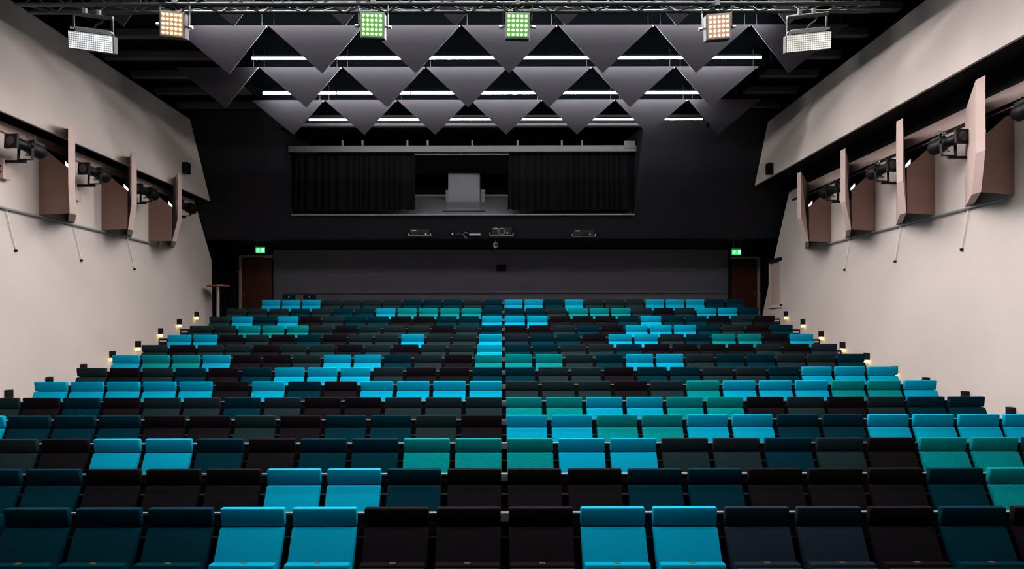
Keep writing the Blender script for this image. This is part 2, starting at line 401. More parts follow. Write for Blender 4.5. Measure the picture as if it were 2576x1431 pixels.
# ------------------------------------------------------------------ stage spotlights behind the fins
def spotlight(side, d, label):
    wx = WL if side < 0 else WR
    s = 1 if side < 0 else -1                     # away from the wall
    cx = wx + s * (0.44 if side < 0 else 0.46); cz = 3.02 if side > 0 else 3.08
    o = thing('stage_spotlight', label, 'spotlight', (cx, d, cz), 'black spotlights on the ' + ('left' if side < 0 else 'right') + ' wall', rot=(R(-3), 0, R(-7 * s)))
    b = MB(); b.tube([(0, 0.05, 0), (0, 0.12, 0.0), (0, 0.30, -0.01), (0, 0.36, -0.02)], [0.085, 0.12, 0.115, 0.06], 14)
    b.box(-0.06, 0.06, 0.10, 0.30, 0.08, 0.14)
    b.build('lamp_body', M['blackmetal'], o, local=True, smooth=True)
    b = MB(); b.tube([(0, -0.24, 0), (0, -0.22, 0), (0, 0.06, 0)], [0.082, 0.085, 0.085], 14)
    b.build('lens_barrel', M['blackmetal'], o, local=True, smooth=True)
    b = MB(); b.box(-0.12, 0.12, -0.285, -0.24, -0.12, 0.12)
    fr = b.build('colour_frame', M['blackmetal'], o, local=True, bevel=0.008)
    b = MB(); b.tube([(0, -0.292, 0), (0, -0.285, 0)], 0.078, 14)
    b.build('lens', M['lens'], fr, local=True)
    b = MB(); b.box(-0.135, -0.125, -0.02, 0.03, -0.22, 0.05); b.box(0.125, 0.135, -0.02, 0.03, -0.22, 0.05); b.box(-0.135, 0.135, -0.02, 0.03, -0.23, -0.22)
    b.build('yoke', M['blackmetal'], o, local=True)
    b = MB(); b.tube([(-0.14, 0.005, 0), (-0.17, 0.005, 0)], 0.025, 10); b.tube([(0.14, 0.005, 0), (0.17, 0.005, 0)], 0.025, 10)
    b.build('tilt_knob', M['blackmetal'], o, local=True)
    b = MB(); b.tube([(0, 0.02, 0.14), (0.03 * s, 0.10, 0.19), (-0.02 * s, 0.2, 0.20), (-0.10 * s, 0.30, 0.16), (-0.18 * s, 0.36, 0.06), (-0.25 * s, 0.34, -0.04), (-0.20 * s, 0.2, -0.08), (-0.05 * s, 0.08, -0.10)], 0.008, 6)
    b.build('cable', M['cable'], o, local=True, smooth=True)
    b = MB(); b.tube([(0.03, 0.15, 0.15), (0.06, 0.10, 0.22), (0.0, 0.18, 0.24), (-0.05, 0.22, 0.17)], 0.007, 6)
    b.build('safety_wire', M['alu'], o, local=True, smooth=True)
    # arm back to the wall and wall plate
    a = thing('spotlight_bracket', label.replace('spotlight', 'wall bracket holding the spotlight', 1).replace('black ', 'beige ', 1), 'bracket', (wx, d + 0.02, cz - 0.26))
    x0, x1 = sorted((wx + s * 0.0, cx))
    MB().box(x0, x1, d - 0.02, d + 0.03, cz - 0.275, cz - 0.235).build('arm', M['blackmetal'], a)
    x0, x1 = sorted((wx, wx + s * 0.10))
    MB().box(x0, x1, d - 0.05, d + 0.12, cz - 0.55, cz - 0.20).build('wall_plate', M['fin'], a)
    for zz in (0.34, 0.44):
        MB().tube([(wx + s * 0.05, d - 0.052, cz - zz), (wx + s * 0.05, d - 0.048, cz - zz)], 0.018, 10).build('bolt', M['black'], a)
spotlight(-1, 10.42, 'black spotlight on the left wall before the nearest complete fin')
spotlight(-1, 12.18, 'black spotlight between the nearest and middle left fins')
spotlight(-1, 13.93, 'black spotlight between the middle and farthest left fins')
spotlight(-1, 15.68, 'black spotlight beyond the farthest left fin')
spotlight(1, 13.60, 'black spotlight between the two farthest right fins')
spotlight(1, 11.82, 'black spotlight between the two middle right fins')
spotlight(1, 10.06, 'black spotlight beside the nearest right fin, fully visible')
spotlight(1, 8.36, 'black spotlight at the right picture edge before the nearest fin')

# thin white rods with black knobs under the rails
def rod(side, dt, db, zb, label):
    wx = WL if side < 0 else WR; s = 1 if side < 0 else -1
    zt = 2.03 if side < 0 else 1.95
    o = thing('hanging_rod', label, 'rod', (wx + s * 0.03, db, zb), 'thin rods under the rail of the ' + ('left' if side < 0 else 'right') + ' wall')
    MB().tube([(wx + s * 0.03, dt, zt), (wx + s * 0.02, db, zb)], 0.007, 8).build('rod', M['white'], o, smooth=True)
    MB().tube([(wx + s * 0.0, db, zb), (wx + s * 0.035, db, zb - 0.005)], 0.024, 10).build('knob', M['black'], o, smooth=True)
for side, lst in ((-1, [(12, 38, 627, 'thin white rod with black tip, nearest on left wall'), (182, 203, 653, 'thin white rod with black tip, middle on left wall'), (318, 337, 675, 'thin white rod with black tip, farthest on left wall')]),
                  (1, [(2441, 2422, 629, 'thin white rod with black tip, nearest on right wall'), (2270, 2254, 659, 'thin white rod with black tip, middle on right wall'), (2142, 2126, 680, 'thin white rod with black tip, farthest on right wall')])):
    for pt, pb, yb, lab in lst:
        wx = abs(WL if side < 0 else WR)
        dt = wx * F / abs(pt - 1265); db = wx * F / abs(pb - 1265)
        rod(side, dt, db, Zp(yb, db), lab)

# ------------------------------------------------------------------ doors, frames, exit signs
def door(n, x0, x1, hinge_right, label):
    zt = Zp(647, 19.95) if n == 1 else Zp(653, 19.95)
    o = bpy.data.objects.new('door_%d' % n, None); o.location = ((x0 + x1) / 2, 19.96, BACK_FLOOR + H); C.objects.link(o)
    tag(o, label, kind='structure')
    MB().box(x0 + 0.04, x1 - 0.04, 19.93, 19.99, BACK_FLOOR + 0.01, zt - 0.04).build('door_leaf', M['wood'], o)
    if hinge_right is None or True:
        MB().box(x0 - 0.05 if n == 1 else x1 - 0.03, x0 + 0.03 if n == 1 else x1 + 0.05, 19.88, 20.0, BACK_FLOOR, zt).build('door_jamb', M['frame'], o, bevel=0.01)
        MB().box(x0 - 0.05 if n == 1 else x0, x1 if n == 1 else x1 + 0.05, 19.88, 20.0, zt, zt + 0.08).build('door_head', M['frame'], o, bevel=0.01)
    hx = X(1900, 19.9) if n == 2 else x0 + 0.10
    hz = Zp(738, 19.9)
    h = MB().box(hx - 0.02, hx + 0.02, 19.915, 19.93, hz - 0.10, hz + 0.06).build('lock_plate', M['brass'], o)
    MB().tube([(hx, 19.92, hz), (hx, 19.87, hz), (hx - 0.10 if n == 2 else hx + 0.10, 19.865, hz)], 0.009, 8).build('lever', M['brass'], h)
    if n == 1:
        c = MB().box(X(665, 19.9), X(687, 19.9), 19.84, 19.90, zt - 0.02, zt + 0.05).build('door_closer', M['alu'], o, bevel=0.008)
        MB().tube([(X(668, 19.9), 19.87, zt - 0.02), (X(680, 19.9), 19.80, zt - 0.06)], 0.008, 6).build('closer_arm', M['alu'], c)
    return o
door(1, X(607, 19.95), X(688, 19.95), None, 'red-brown wooden door on the left of the back wall')
door(2, X(1838, 19.95), X(1907, 19.95), None, 'red-brown wooden door on the right of the back wall')
b = MB(); zz = Zp(682, 19.9); b.tube([(X(596, 19.9), 19.93, zz), (X(596, 19.9), 19.99, zz)], 0.035, 12)
tag(b.build('wall_button', M['alu'], smooth=True), 'small round grey button beside the left door frame', 'button')

def exit_sign(px, py, label):
    d = 18.1; x = X(px, d); z = Zp(py, d)
    o = thing('exit_sign', label, 'exit sign', (x, d, z))
    wv, hv = 0.13, 0.075
    MB().box(x - wv - 0.01, x + wv + 0.01, d - 0.02, d + 0.04, z + hv, z + hv + 0.05).build('housing', M['greysteel'], o, bevel=0.004)
    MB().box(x - wv, x + wv, d - 0.01, d + 0.02, z - hv, z + hv).build('sign_face', M['signgreen'], o)
    MB().tube([(x - 0.08, d, z + hv + 0.05), (x - 0.08, d, 2.53)], 0.006, 6).build('hanger', M['greysteel'], o)
    MB().tube([(x + 0.08, d, z + hv + 0.05), (x + 0.08, d, 2.53)], 0.006, 6).build('hanger', M['greysteel'], o)
    y0 = d - 0.010
    def flat(pts): return [(x + a, y0, z + c) for a, c in pts]
    p = MB()                                           # running figure
    p.tube([(x - 0.062, y0, z + 0.047), (x - 0.062, y0 - 0.004, z + 0.047)], 0.013, 10)
    p.prism(flat([(-0.075, 0.033), (-0.055, 0.033), (-0.063, -0.012), (-0.083, -0.012)]), (0, -0.004, 0))
    p.prism(flat([(-0.083, -0.012), (-0.066, -0.012), (-0.042, -0.028), (-0.052, -0.058), (-0.062, -0.056), (-0.056, -0.034)]), (0, -0.004, 0))
    p.prism(flat([(-0.083, -0.010), (-0.070, -0.014), (-0.088, -0.044), (-0.112, -0.050), (-0.112, -0.040), (-0.095, -0.036)]), (0, -0.004, 0))
    p.prism(flat([(-0.058, 0.030), (-0.036, 0.010), (-0.024, 0.014), (-0.026, 0.022), (-0.036, 0.020), (-0.056, 0.036)]), (0, -0.004, 0))
    p.prism(flat([(-0.078, 0.032), (-0.104, 0.022), (-0.106, 0.000), (-0.097, 0.000), (-0.095, 0.016), (-0.074, 0.022)]), (0, -0.004, 0))
    p.build('running_figure', M['signwhite'], o)
    p = MB(); p.prism(flat([(0.0, -0.008), (0.0, 0.008), (-0.014, 0.008), (-0.014, -0.008)]), (0, -0.004, 0))
    p.prism(flat([(0.0, 0.022), (0.024, 0.0), (0.0, -0.022)]), (0, -0.004, 0))
    p.build('arrow', M['signwhite'], o)
    p = MB(); p.prism(flat([(0.050, -0.058), (0.050, 0.056), (0.105, 0.056), (0.105, -0.058)]), (0, -0.004, 0))
    p.build('door_symbol', M['signwhite'], o)
exit_sign(655, 628, 'green lit exit sign hanging above the left brown door')
exit_sign(1853, 635, 'green lit exit sign hanging above the right brown door')

# hatch with frame at the far end of the right wall
o = thing('wall_hatch', 'beige framed hatch with black top bar at the far end of the right wall', 'hatch', (WR, 17.2, 0.0))
d0, d1 = WR * F / (1966 - 1265), WR * F / (1940 - 1265)
MB().box(WR - 0.02, WR - 0.001, d0, d1, 0.62, 1.80).build('panel', M['fin'], o)
MB().box(WR - 0.05, WR - 0.001, d0 - 0.04, d0, 0.58, 1.84).build('frame_side', M['beige'], o)
MB().box(WR - 0.05, WR - 0.001, d1, d1 + 0.04, 0.58, 1.84).build('frame_side', M['beige'], o)
MB().box(WR - 0.05, WR - 0.001, d0 - 0.04, d1 + 0.04, 0.54, 0.62).build('frame_bottom', M['beige'], o)
MB().box(WR - 0.07, WR - 0.001, d0 - 0.04, d1 + 0.02, 1.84, 1.93).build('top_bar', M['black'], o)

# small speakers on the upper panels
def speaker(side, px, py, label):
    wx = PL if side < 0 else PR; s = 1 if side < 0 else -1
    d = abs(wx) * F / abs(px - 1265); z = Zp(py, d)
    o = thing('wall_speaker', label, 'speaker', (wx, d, z))
    x0, x1 = sorted((wx + s * 0.03, wx + s * 0.15))
    MB().box(x0, x1, d - 0.10, d + 0.08, z - 0.14, z + 0.14).build('cabinet', M['plastic'], o, bevel=0.012)
    x0, x1 = sorted((wx + s * 0.15, wx + s * 0.155))
    MB().box(x0, x1, d - 0.085, d + 0.065, z - 0.12, z + 0.12).build('grille', M['blackmetal'], o)
    x0, x1 = sorted((wx, wx + s * 0.03))
    MB().box(x0, x1, d - 0.03, d + 0.03, z - 0.05, z + 0.05).build('mount', M['alu'], o)
speaker(-1, 462, 422, 'small black speaker on the left upper wall panel')
speaker(1, 1944, 426, 'small black speaker at the far tip of the right upper panel')

# ------------------------------------------------------------------ ceiling: hanging triangular panels and glowing tubes
def tri_row(key, x_tip0, ks, rowlabel):
    d = ROW_D[key]
    me = MB().prism([(-0.795, 0, 0), (0.795, 0, 0), (0, 0.37, -0.65)], (0, 0.025, 0.012)).mesh('panel_board', M['panel'])
    mw = MB(); mw.tube([(0, 0.02, 0.0), (0, 0.02, 0.34)], 0.003, 5)
    mwm = mw.mesh('hanging_wire', M['blackcable'])
    mc = MB().box(-0.008, 0.008, -0.004, 0.03, -0.03, -0.012).mesh('corner_clip', M['rowrail'])
    for n, k in enumerate(ks):
        x = x_tip0 + 1.6 * k
        o = thing('ceiling_panel', 'grey triangular ceiling panel, %s, %s from left' % (rowlabel, ORD[n + 1]), 'ceiling panel', (x, d, 5.0), 'grey triangular panels hanging from the ceiling')
        for nm, m_, lx in (('panel_board', me, 0), ('hanging_wire', mwm, -0.7), ('hanging_wire', mwm, 0.7), ('corner_clip', mc, 0.78)):
            c = bpy.data.objects.new(nm, m_); C.objects.link(c); c.parent = o; c.location = (lx, 0, 0)
tri_row('Z', -0.68, range(-3, 4), 'nearest row behind the truss')
tri_row('A', 0.116, range(-3, 4), 'largest full row')
tri_row('B', -0.68, range(-3, 4), 'middle full row')
tri_row('C', 0.08, range(-3, 4), 'farthest row by the gallery')
tube_names = {14.95: 'farthest row', 13.26: 'middle row', 11.54: 'nearest visible row'}
tm = MB().tube([(-0.785, 0, 0), (0.785, 0, 0)], 0.024, 10).mesh('light_tube', M['tube'], smooth=True)
tm2 = MB().tube([(-0.785, 0, 0), (0.785, 0, 0)], 0.019, 10).mesh('light_tube', M['tubedim'], smooth=True)
th = MB().box(-0.79, 0.79, -0.012, 0.012, 0.024, 0.05).mesh('tube_holder', M['blackmetal'])
for (d, x0, x1) in TUBE_ROWS:
    if d in tube_names:
        for n in range(6):
            o = thing('ceiling_light', 'glowing white ceiling tube, %s, %s from left' % (tube_names[d], ORD[n + 1]), 'ceiling light', (x0 + 0.8 + 1.6 * n, d, TUBE_Z), 'glowing tubes between the ceiling panels')
            for nm, m_ in (('light_tube', tm2 if d > 14 else tm), ('tube_holder', th)):
                c = bpy.data.objects.new(nm, m_); C.objects.link(c); c.parent = o
    else:  # long tubes added where no lit tube shows, to light the hall
        o = thing('ceiling_light', 'added long glowing ceiling tube overhead, %s row from the stage' % ORD[[3.27, 4.93, 6.59, 8.25, 9.91].index(d) + 1], 'ceiling light', ((x0 + x1) / 2, d, TUBE_Z))
        MB().tube([(x0, d, TUBE_Z + 0.03), (x1, d, TUBE_Z + 0.03)], 0.024, 10).build('light_tube', M['tubefill'] if d < 8 else M['tube'], o, smooth=True)
        MB().box(x0, x1, d - 0.012, d + 0.012, TUBE_Z + 0.054, TUBE_Z + 0.08).build('tube_holder', M['blackmetal'], o)
        if d < 8:
            for sy in (-1, 1):  # hoods added to keep tube light off panels and upper walls
                MB().box(x0, x1, d + sy * 0.045 - 0.004, d + sy * 0.045 + 0.004, TUBE_Z - 0.005, TUBE_Z + 0.08).build('added_hood_side', M['blackmetal'], o)

# ------------------------------------------------------------------ lighting truss
TX0, TX1, TF, TB, TZ, TT = -6.16, 4.77, 7.77, 7.97, 4.09, 4.31
o = thing('lighting_truss', 'long grey box truss crossing the top of the picture', 'truss', (0, TF, TZ))
for nm, d, z, r in (('lower_chord', TF, TZ, 0.027), ('lower_chord', TB, TZ, 0.022), ('upper_chord', TF, TT, 0.025), ('upper_chord', TB, TT, 0.025)):
    MB().tube([(TX0, d, z), (TX1, d, z)], r, 10).build(nm, M['truss'], o, smooth=True)
n = 0; x = TX0 + 0.1; step = (TX1 - TX0 - 0.2) / 40
while n < 40:
    xa, xb = x + n * step, x + (n + 1) * step
    a, b_ = (TF, TB) if n % 2 == 0 else (TB, TF)
    MB().tube([(xa, a, TZ), (xb, b_, TZ)], 0.009, 6).build('brace', M['truss'], o, smooth=True)
    a, b_ = (TZ, TT) if n % 2 == 0 else (TT, TZ)
    MB().tube([(xa, TF, a), (xb, TF, b_)], 0.009, 6).build('brace', M['truss'], o, smooth=True)
    MB().tube([(xa, TB, b_), (xb, TB, a)], 0.009, 6).build('brace', M['truss'], o, smooth=True)
    n += 1
for hx in (-4.5, -0.7, 3.4):
    MB().tube([(hx, 7.87, TT), (hx, 7.87, 5.6)], 0.015, 6).build('hanging_chain', M['blackmetal'], o)
# cables looped along the rear lower chord
for n in range(5):
    pts = []; x0 = TX0 + 1.6 + n * 1.85; ln = 1.8
    for k in range(25):
        t = k / 24.0
        pts.append((x0 + ln * t, TB + 0.065 + 0.015 * math.sin(9 * t + n), TZ + 0.05 + 0.028 * math.sin(2 * math.pi * 4 * t + n * 1.3)))
    c = MB(); c.tube(pts, 0.008, 6)
    tag(c.build('power_cable', M['cable'] if n % 2 else M['blackcable'], smooth=True), 'looped %s cable on the truss, %s stretch from left' % ('grey' if n % 2 else 'black', ORD[n + 1]), 'cable', 'cables tied along the truss')

def blinder(px, py, roll, led, face, label, tilt=10):
    d = 7.55; x, z = X(px, d), Zp(py, d)
    o = thing('blinder_light', label, 'stage light', (x, d, z), 'square LED blinders under the truss', rot=(R(tilt), R(roll), 0))
    s = 0.15
    MB().box(-s, s, 0.0, 0.12, -s, s).build('housing', M['blackmetal'], o, local=True, bevel=0.012)
    MB().box(-s, s, -0.012, 0.0, -s, s).build('bezel', M['greysteel'], o, local=True, bevel=0.005)
    MB().box(-s + 0.015, s - 0.015, -0.016, -0.012, -s + 0.015, s - 0.015).build('face_plate', M[face], o, local=True)
    lm = MB().tube([(0, -0.030, 0), (0, -0.026, 0), (0, -0.016, 0)], [0.009, 0.0135, 0.0150], 10).mesh('led_lens', M[led], smooth=True)
    for i in range(5):
        for j in range(5):
            c = bpy.data.objects.new('led_lens', lm); C.objects.link(c); c.parent = o
            c.location = ((i - 2) * 0.053, 0, (j - 2) * 0.053)
    b = MB(); b.box(-s - 0.035, -s - 0.027, 0.03, 0.07, -0.03, s + 0.10); b.box(s + 0.027, s + 0.035, 0.03, 0.07, -0.03, s + 0.10); b.box(-s - 0.035, s + 0.035, 0.03, 0.07, s + 0.095, s + 0.105)
    b.build('yoke', M['blackmetal'], o, local=True)
    for sx in (-1, 1):
        MB().tube([(sx * (s + 0.035), 0.05, 0), (sx * (s + 0.075), 0.05, 0)], 0.02, 8).build('yoke_knob', M['alu'], o, local=True)
        MB().tube([(sx * s, 0.05, 0), (sx * (s + 0.03), 0.05, 0)], 0.01, 8).build('pivot', M['blackmetal'], o, local=True)
    MB().box(-0.025, 0.025, 0.02, 0.08, s + 0.105, s + 0.17).build('clamp', M['greysteel'], o, local=True)
    b = MB(); b.tube([(0.04, 0.10, s), (0.07, 0.09, s + 0.04), (0.02, 0.06, s + 0.09), (-0.06, 0.07, s + 0.05), (-0.10, 0.09, s + 0.11), (-0.02, 0.12, s + 0.15)], 0.008, 6)
    b.build('lamp_cable', M['blackcable'], o, local=True, smooth=True)
blinder(435, 60, 6, 'ledwarm', 'facewarm', 'brightest warm white LED blinder, leftmost of four on the truss')
blinder(938, 63, 2, 'ledgreen', 'facegreen', 'green-tinted LED blinder left of the centre of the truss')
blinder(1303, 65, 1, 'ledgreen', 'facegreen', 'green-rimmed LED blinder near the centre of the truss')
blinder(1809, 68, -4, 'ledorange', 'faceorange', 'warm orange LED blinder, rightmost of four on the truss')

def strobe(px, py, roll, face, label):
    d = 7.83; x, z = X(px, d), Zp(py, d)
    o = thing('strobe_light', label, 'stage light', (x, d, z), 'wide LED strobe panels under the truss', rot=(R(14), R(roll), 0))
    MB().box(-0.285, 0.285, 0.0, 0.10, -0.105, 0.105).build('housing', M['blackmetal'], o, local=True, bevel=0.01)
    MB().box(-0.28, 0.28, -0.012, 0.0, -0.10, 0.10).build('led_face', M[face], o, local=True)
    MB().box(-0.22, 0.22, 0.02, 0.14, 0.105, 0.17).build('top_box', M['greysteel'], o, local=True, bevel=0.015)
    for sx in (-1, 1):
        MB().box(sx * 0.25 - 0.012, sx * 0.25 + 0.012, 0.04, 0.06, 0.10, 0.32).build('side_arm', M['blackmetal'], o, local=True)
        MB().tube([(sx * 0.25, 0.035, 0.14), (sx * 0.25, 0.0, 0.14)], 0.018, 8).build('arm_knob', M['alu'], o, local=True)
    MB().tube([(-0.26, 0.05, 0.32), (0.26, 0.05, 0.32)], 0.025, 10).build('cross_bar', M['truss'], o, local=True, smooth=True)
    for sx in (-0.10, 0.08):
        MB().box(sx - 0.02, sx + 0.02, 0.03, 0.07, 0.32, 0.40).build('clamp', M['greysteel'], o, local=True)
    b = MB(); b.tube([(0.0, 0.06, 0.17), (0.04, 0.05, 0.22), (0.10, 0.06, 0.25), (0.14, 0.06, 0.31)], 0.012, 6)
    b.build('lamp_cable', M['blackcable'], o, local=True, smooth=True)
strobe(230, 104, 7.6, 'strobecool', 'wide white LED strobe panel at the left end of the truss')
strobe(2036, 107, -5.5, 'strobewarm', 'wide warm white LED strobe panel at the right end of the truss')

# ------------------------------------------------------------------ gallery furnishings
def curtain(x0, x1, label):
    n = 150; top, bot = 4.80, 3.27; vs = []; fs = []
    for j, z in enumerate((top, 4.3, 3.8, bot)):
        for k in range(n + 1):
            t = k / n; ph = 2 * math.pi * (x1 - x0) / 0.19 * t + 2.6 * math.sin(9 * t + x0) + 1.7 * math.sin(23 * t)
            y = 17.12 + (0.030 + 0.012 * j) * math.sin(ph) + 0.01 * math.sin(37 * t)
            vs.append((x0 + (x1 - x0) * t + 0.015 * math.cos(ph), y, z + (0.012 * math.sin(ph * 0.37) if j == 3 else 0)))
    for j in range(3):
        for k in range(n):
            a = j * (n + 1) + k; fs.append((a, a + 1, a + n + 2, a + n + 1))
    o = thing('curtain', label, 'curtain', ((x0 + x1) / 2, 17.12, bot))
    MB().add(vs, fs).build('curtain_cloth', M['curtain'], o, smooth=True)
    MB().tube([(x0, 17.12, 4.80), (x1, 17.12, 4.80)], 0.012, 6).build('heading_tape', M['curtain'], o)
curtain(X(738, 17.12), X(1046, 17.12), 'black pleated curtain on the left side of the gallery opening')
curtain(X(1277, 17.12), X(1594, 17.12), 'black pleated curtain on the right side of the gallery opening')
o = thing('gallery_beam', 'long grey steel beam above the gallery curtains', 'beam', (-1.1, 16.9, 4.8))
MB().box(GX0 + 0.02, GX1 - 0.01, 16.85, 16.95, 4.82, 4.985).build('beam', M['greysteel'], o)
for px in (863, 913, 1026, 1077, 1189, 1303, 1414, 1465):
    xx = X(px, 16.87)
    MB().box(xx - 0.025, xx + 0.025, 16.84, 16.89, 4.985, 5.13).build('post', M['greysteel'], o)
MB().box(X(1570, 16.87), X(1597, 16.87), 16.80, 16.85, 4.90, 5.09).build('end_plate', M['greysteel'], o)
o = thing('curtain_track', 'thin pale curtain track between the two gallery curtains', 'track', (-0.9, 17.0, 4.78))
MB().box(X(1044, 17.0), X(1280, 17.0), 16.98, 17.02, 4.775, 4.805).build('bar', M['greysteel'], o)
MB().box(X(1160, 17.0) - 0.02, X(1160, 17.0) + 0.02, 16.98, 17.02, 4.76, 4.83).build('joint', M['greysteel'], o)
# grey lectern / booth box
D0 = 18.43; zb = ramp(D0)
x0, x1 = X(1128, D0), X(1208, D0); zt = Zp(435, D0)
o = thing('control_booth', 'pale grey boxy booth standing in the gallery between the curtains', 'booth', ((x0 + x1) / 2, D0, zb))
MB().box(x0, x1, D0, D0 + 0.6, zb - 0.02, zt).build('body', M['lectern'], o, bevel=0.01)
MB().box(x0 + 0.035, x1 - 0.035, D0 - 0.004, D0, zb + 0.05, zt - 0.05).build('front_panel', M['lectern'], o)
MB().box(x0 - 0.10, x0 - 0.005, D0 + 0.30, D0 + 0.5, zb + 0.10, zb + 0.50).build('side_shelf', M['greysteel'], o)
MB().box(x1 + 0.005, x1 + 0.14, D0 + 0.30, D0 + 0.5, zb + 0.10, zb + 0.52).build('side_shelf', M['greysteel'], o)
mb = MB(); mb.prism([(x0 - 0.02, 17.85, ramp(17.85) + 0.002), (x1 + 0.02, 17.85, ramp(17.85) + 0.002), (x1 + 0.02, D0, zb + 0.06), (x0 - 0.02, D0, zb + 0.06)], (0, 0, 0.02))
mb.build('foot_ramp', M['rampgrey'], o)
d2 = 17.55
mb = MB(); mb.box(X(1115, d2), X(1221, d2), d2 - 0.02, d2 + 0.06, ramp(d2) - 0.02, ramp(d2) + 0.035)
tag(mb.build('floor_vent', M['black']), 'narrow dark floor slot in front of the grey gallery booth', 'vent')
mb = MB(); mb.box(GX0, GX1, 19.45, 19.6, ramp(19.45) - 0.02, ramp(19.45) + 0.06)
struct(mb, 'baseboard_gallery', M['greysteel'], 'grey skirting at the rear of the gallery floor')

# projectors on trays below the gallery sill
def projector(px, py, wpx, big, label):
    z = Zp(py, 17.2); d = lean(z) - 0.30; x = X(px, d); hw = wpx * d / F / 2; z = Zp(py, d)
    o = thing('projector', label, 'projector', (x, d, z - 0.13))
    hh = 0.125 if big else 0.10
    MB().box(x - hw + 0.04, x + hw - 0.04, d, d + 0.30, z - hh + 0.03, z + hh).build('body', M['plastic'], o, bevel=0.02)
    t = MB().box(x - hw, x + hw, d - 0.02, d + 0.32, z - hh, z - hh + 0.025).build('tray', M['rowrail'], o)
    MB().box(x - hw, x - hw + 0.02, d - 0.02, d + 0.02, z - hh, z - 0.02).build('tray_lug', M['rail'], t)
    MB().box(x + hw - 0.02, x + hw, d - 0.02, d + 0.02, z - hh, z - 0.02).build('tray_lug', M['rail'], t)
    lx = x + (0.0 if big else 0.06); r = 0.10 if big else 0.055
    ring = MB().tube([(lx, d + 0.01, z + 0.01), (lx, d - 0.03, z + 0.01)], r, 20)
    rg = ring.build('lens_ring', M['greysteel'] if big else M['blackmetal'], o, smooth=True)
    MB().tube([(lx, d - 0.028, z + 0.01), (lx, d - 0.036, z + 0.01)], r * 0.82, 20).build('lens', M['lens'], rg)
    MB().tube([(lx + r + 0.06, d + 0.01, z - 0.03), (lx + r + 0.06, d - 0.006, z - 0.03)], 0.022, 10).build('sensor', M['rail'], o)
    MB().box(x - hw + 0.10, x - hw + 0.16, d - 0.004, d + 0.01, z + hh - 0.045, z + hh - 0.02).build('pink_sticker', M['pink'], o)
    MB().box(x - hw + 0.16, x - hw + 0.22, d - 0.004, d + 0.01, z + hh - 0.045, z + hh - 0.02).build('pale_sticker', M['teallabel'], o)
    for sx in (-1, 1):
        MB().tube([(x + sx * (hw - 0.05), d + 0.2, z - hh + 0.02), (x + sx * (hw - 0.05), d + 0.2, GZ0 - 0.01)], 0.012, 6).build('hanger', M['blackmetal'], o)
projector(1056, 585, 58, False, 'black projector on the left under the gallery sill')
projector(1262, 583, 60, True, 'black projector with large lens ring in the middle under the gallery')
projector(1469, 587, 60, False, 'black projector on the right under the gallery sill')
z = Zp(587, 17.3); d = lean(z) - 0.06
o = thing('connector_strip', 'small grey socket strip between the left and middle projectors', 'socket strip', (X(1195, d), d, z))
MB().box(X(1181, d), X(1209, d), d - 0.02, d + 0.08, z - 0.03, z + 0.03).build('body', M['greysteel'], o)
for k in range(5):
    xx = X(1184 + 5.4 * k, d)
    MB().box(xx - 0.018, xx + 0.018, d - 0.024, d - 0.02, z - 0.018, z + 0.018).build('socket', M['teallabel'], o)
c = MB(); zc = z; c.tube([(X(1178, d), d - 0.02, zc + 0.04), (X(1170, d), d - 0.04, zc + 0.05), (X(1166, d), d - 0.04, zc), (X(1170, d), d - 0.02, zc - 0.07), (X(1176, d), d, zc - 0.12)], 0.014, 8)
tag(c.build('signal_cable', M['cable'], smooth=True), 'curled pale cable left of the grey socket strip', 'cable')
z = Zp(585, 17.3); d = lean(z) - 0.03
o = thing('wall_connector', 'tiny connector box beside the left projector', 'connector', (X(1147, d), d, z))
MB().box(X(1146, d), X(1160, d), d, d + 0.05, z - 0.03, z + 0.02).build('box', M['plastic'], o)
MB().tube([(X(1139, d), d + 0.02, z), (X(1139, d), d - 0.03, z)], 0.025, 10).build('plug', M['rail'], o)
# camera below the projectors
d = 17.9; x, z = X(1247, d), Zp(617, d)
o = thing('dome_camera', 'small pale security camera hanging under the middle projector', 'camera', (x, d, z))
MB().tube([(x, d, z + 0.03), (x, d, 2.53)], 0.015, 8).build('stem', M['rail'], o)
MB().tube([(x, d, z + 0.08), (x, d, z + 0.02), (x, d, z - 0.05), (x, d, z - 0.085)], [0.06, 0.075, 0.06, 0.02], 14).build('housing', M['white'], o, smooth=True)
MB().tube([(x + 0.015, d - 0.05, z), (x + 0.015, d - 0.08, z - 0.01)], 0.035, 12).build('lens', M['lens'], o)
d = 19.9; x, z = X(1261, d), Zp(674, d)
o = thing('wall_box', 'small black box on the grey wall panel below the middle projector', 'wall box', (x, d, z))
MB().box(x - 0.155, x + 0.155, d - 0.05, d + 0.03, z - 0.10, z + 0.10).build('cover', M['plastic'], o, bevel=0.01)
MB().box(x - 0.12, x + 0.12, d - 0.055, d - 0.05, z - 0.07, z + 0.07).build('window', M['lens'], o)

# ------------------------------------------------------------------ standing table by the left wall
d = 17.5; x = X(549, d); zt = Zp(717, d)
o = thing('bar_table', 'tall round wooden bar table on one post beside the left wall', 'table', (x, d, BACK_FLOOR))
MB().tube([(x, d, zt - 0.03), (x, d, zt)], 0.30, 28).build('table_top', M['tabletop'], o, smooth=True)
MB().tube([(x, d, BACK_FLOOR + 0.02), (x, d, zt - 0.03)], 0.045, 14).build('post', M['alu'], o, smooth=True)
MB().tube([(x, d, BACK_FLOOR), (x, d, BACK_FLOOR + 0.02)], 0.24, 24).build('foot', M['alu'], o, smooth=True)
o = tag(MB().box(x + 0.02, x + 0.14, d - 0.10, d + 0.05, zt, zt + 0.02).build('leaflet_stack', M['white']), 'small white stack of leaflets on the bar table', 'leaflets')

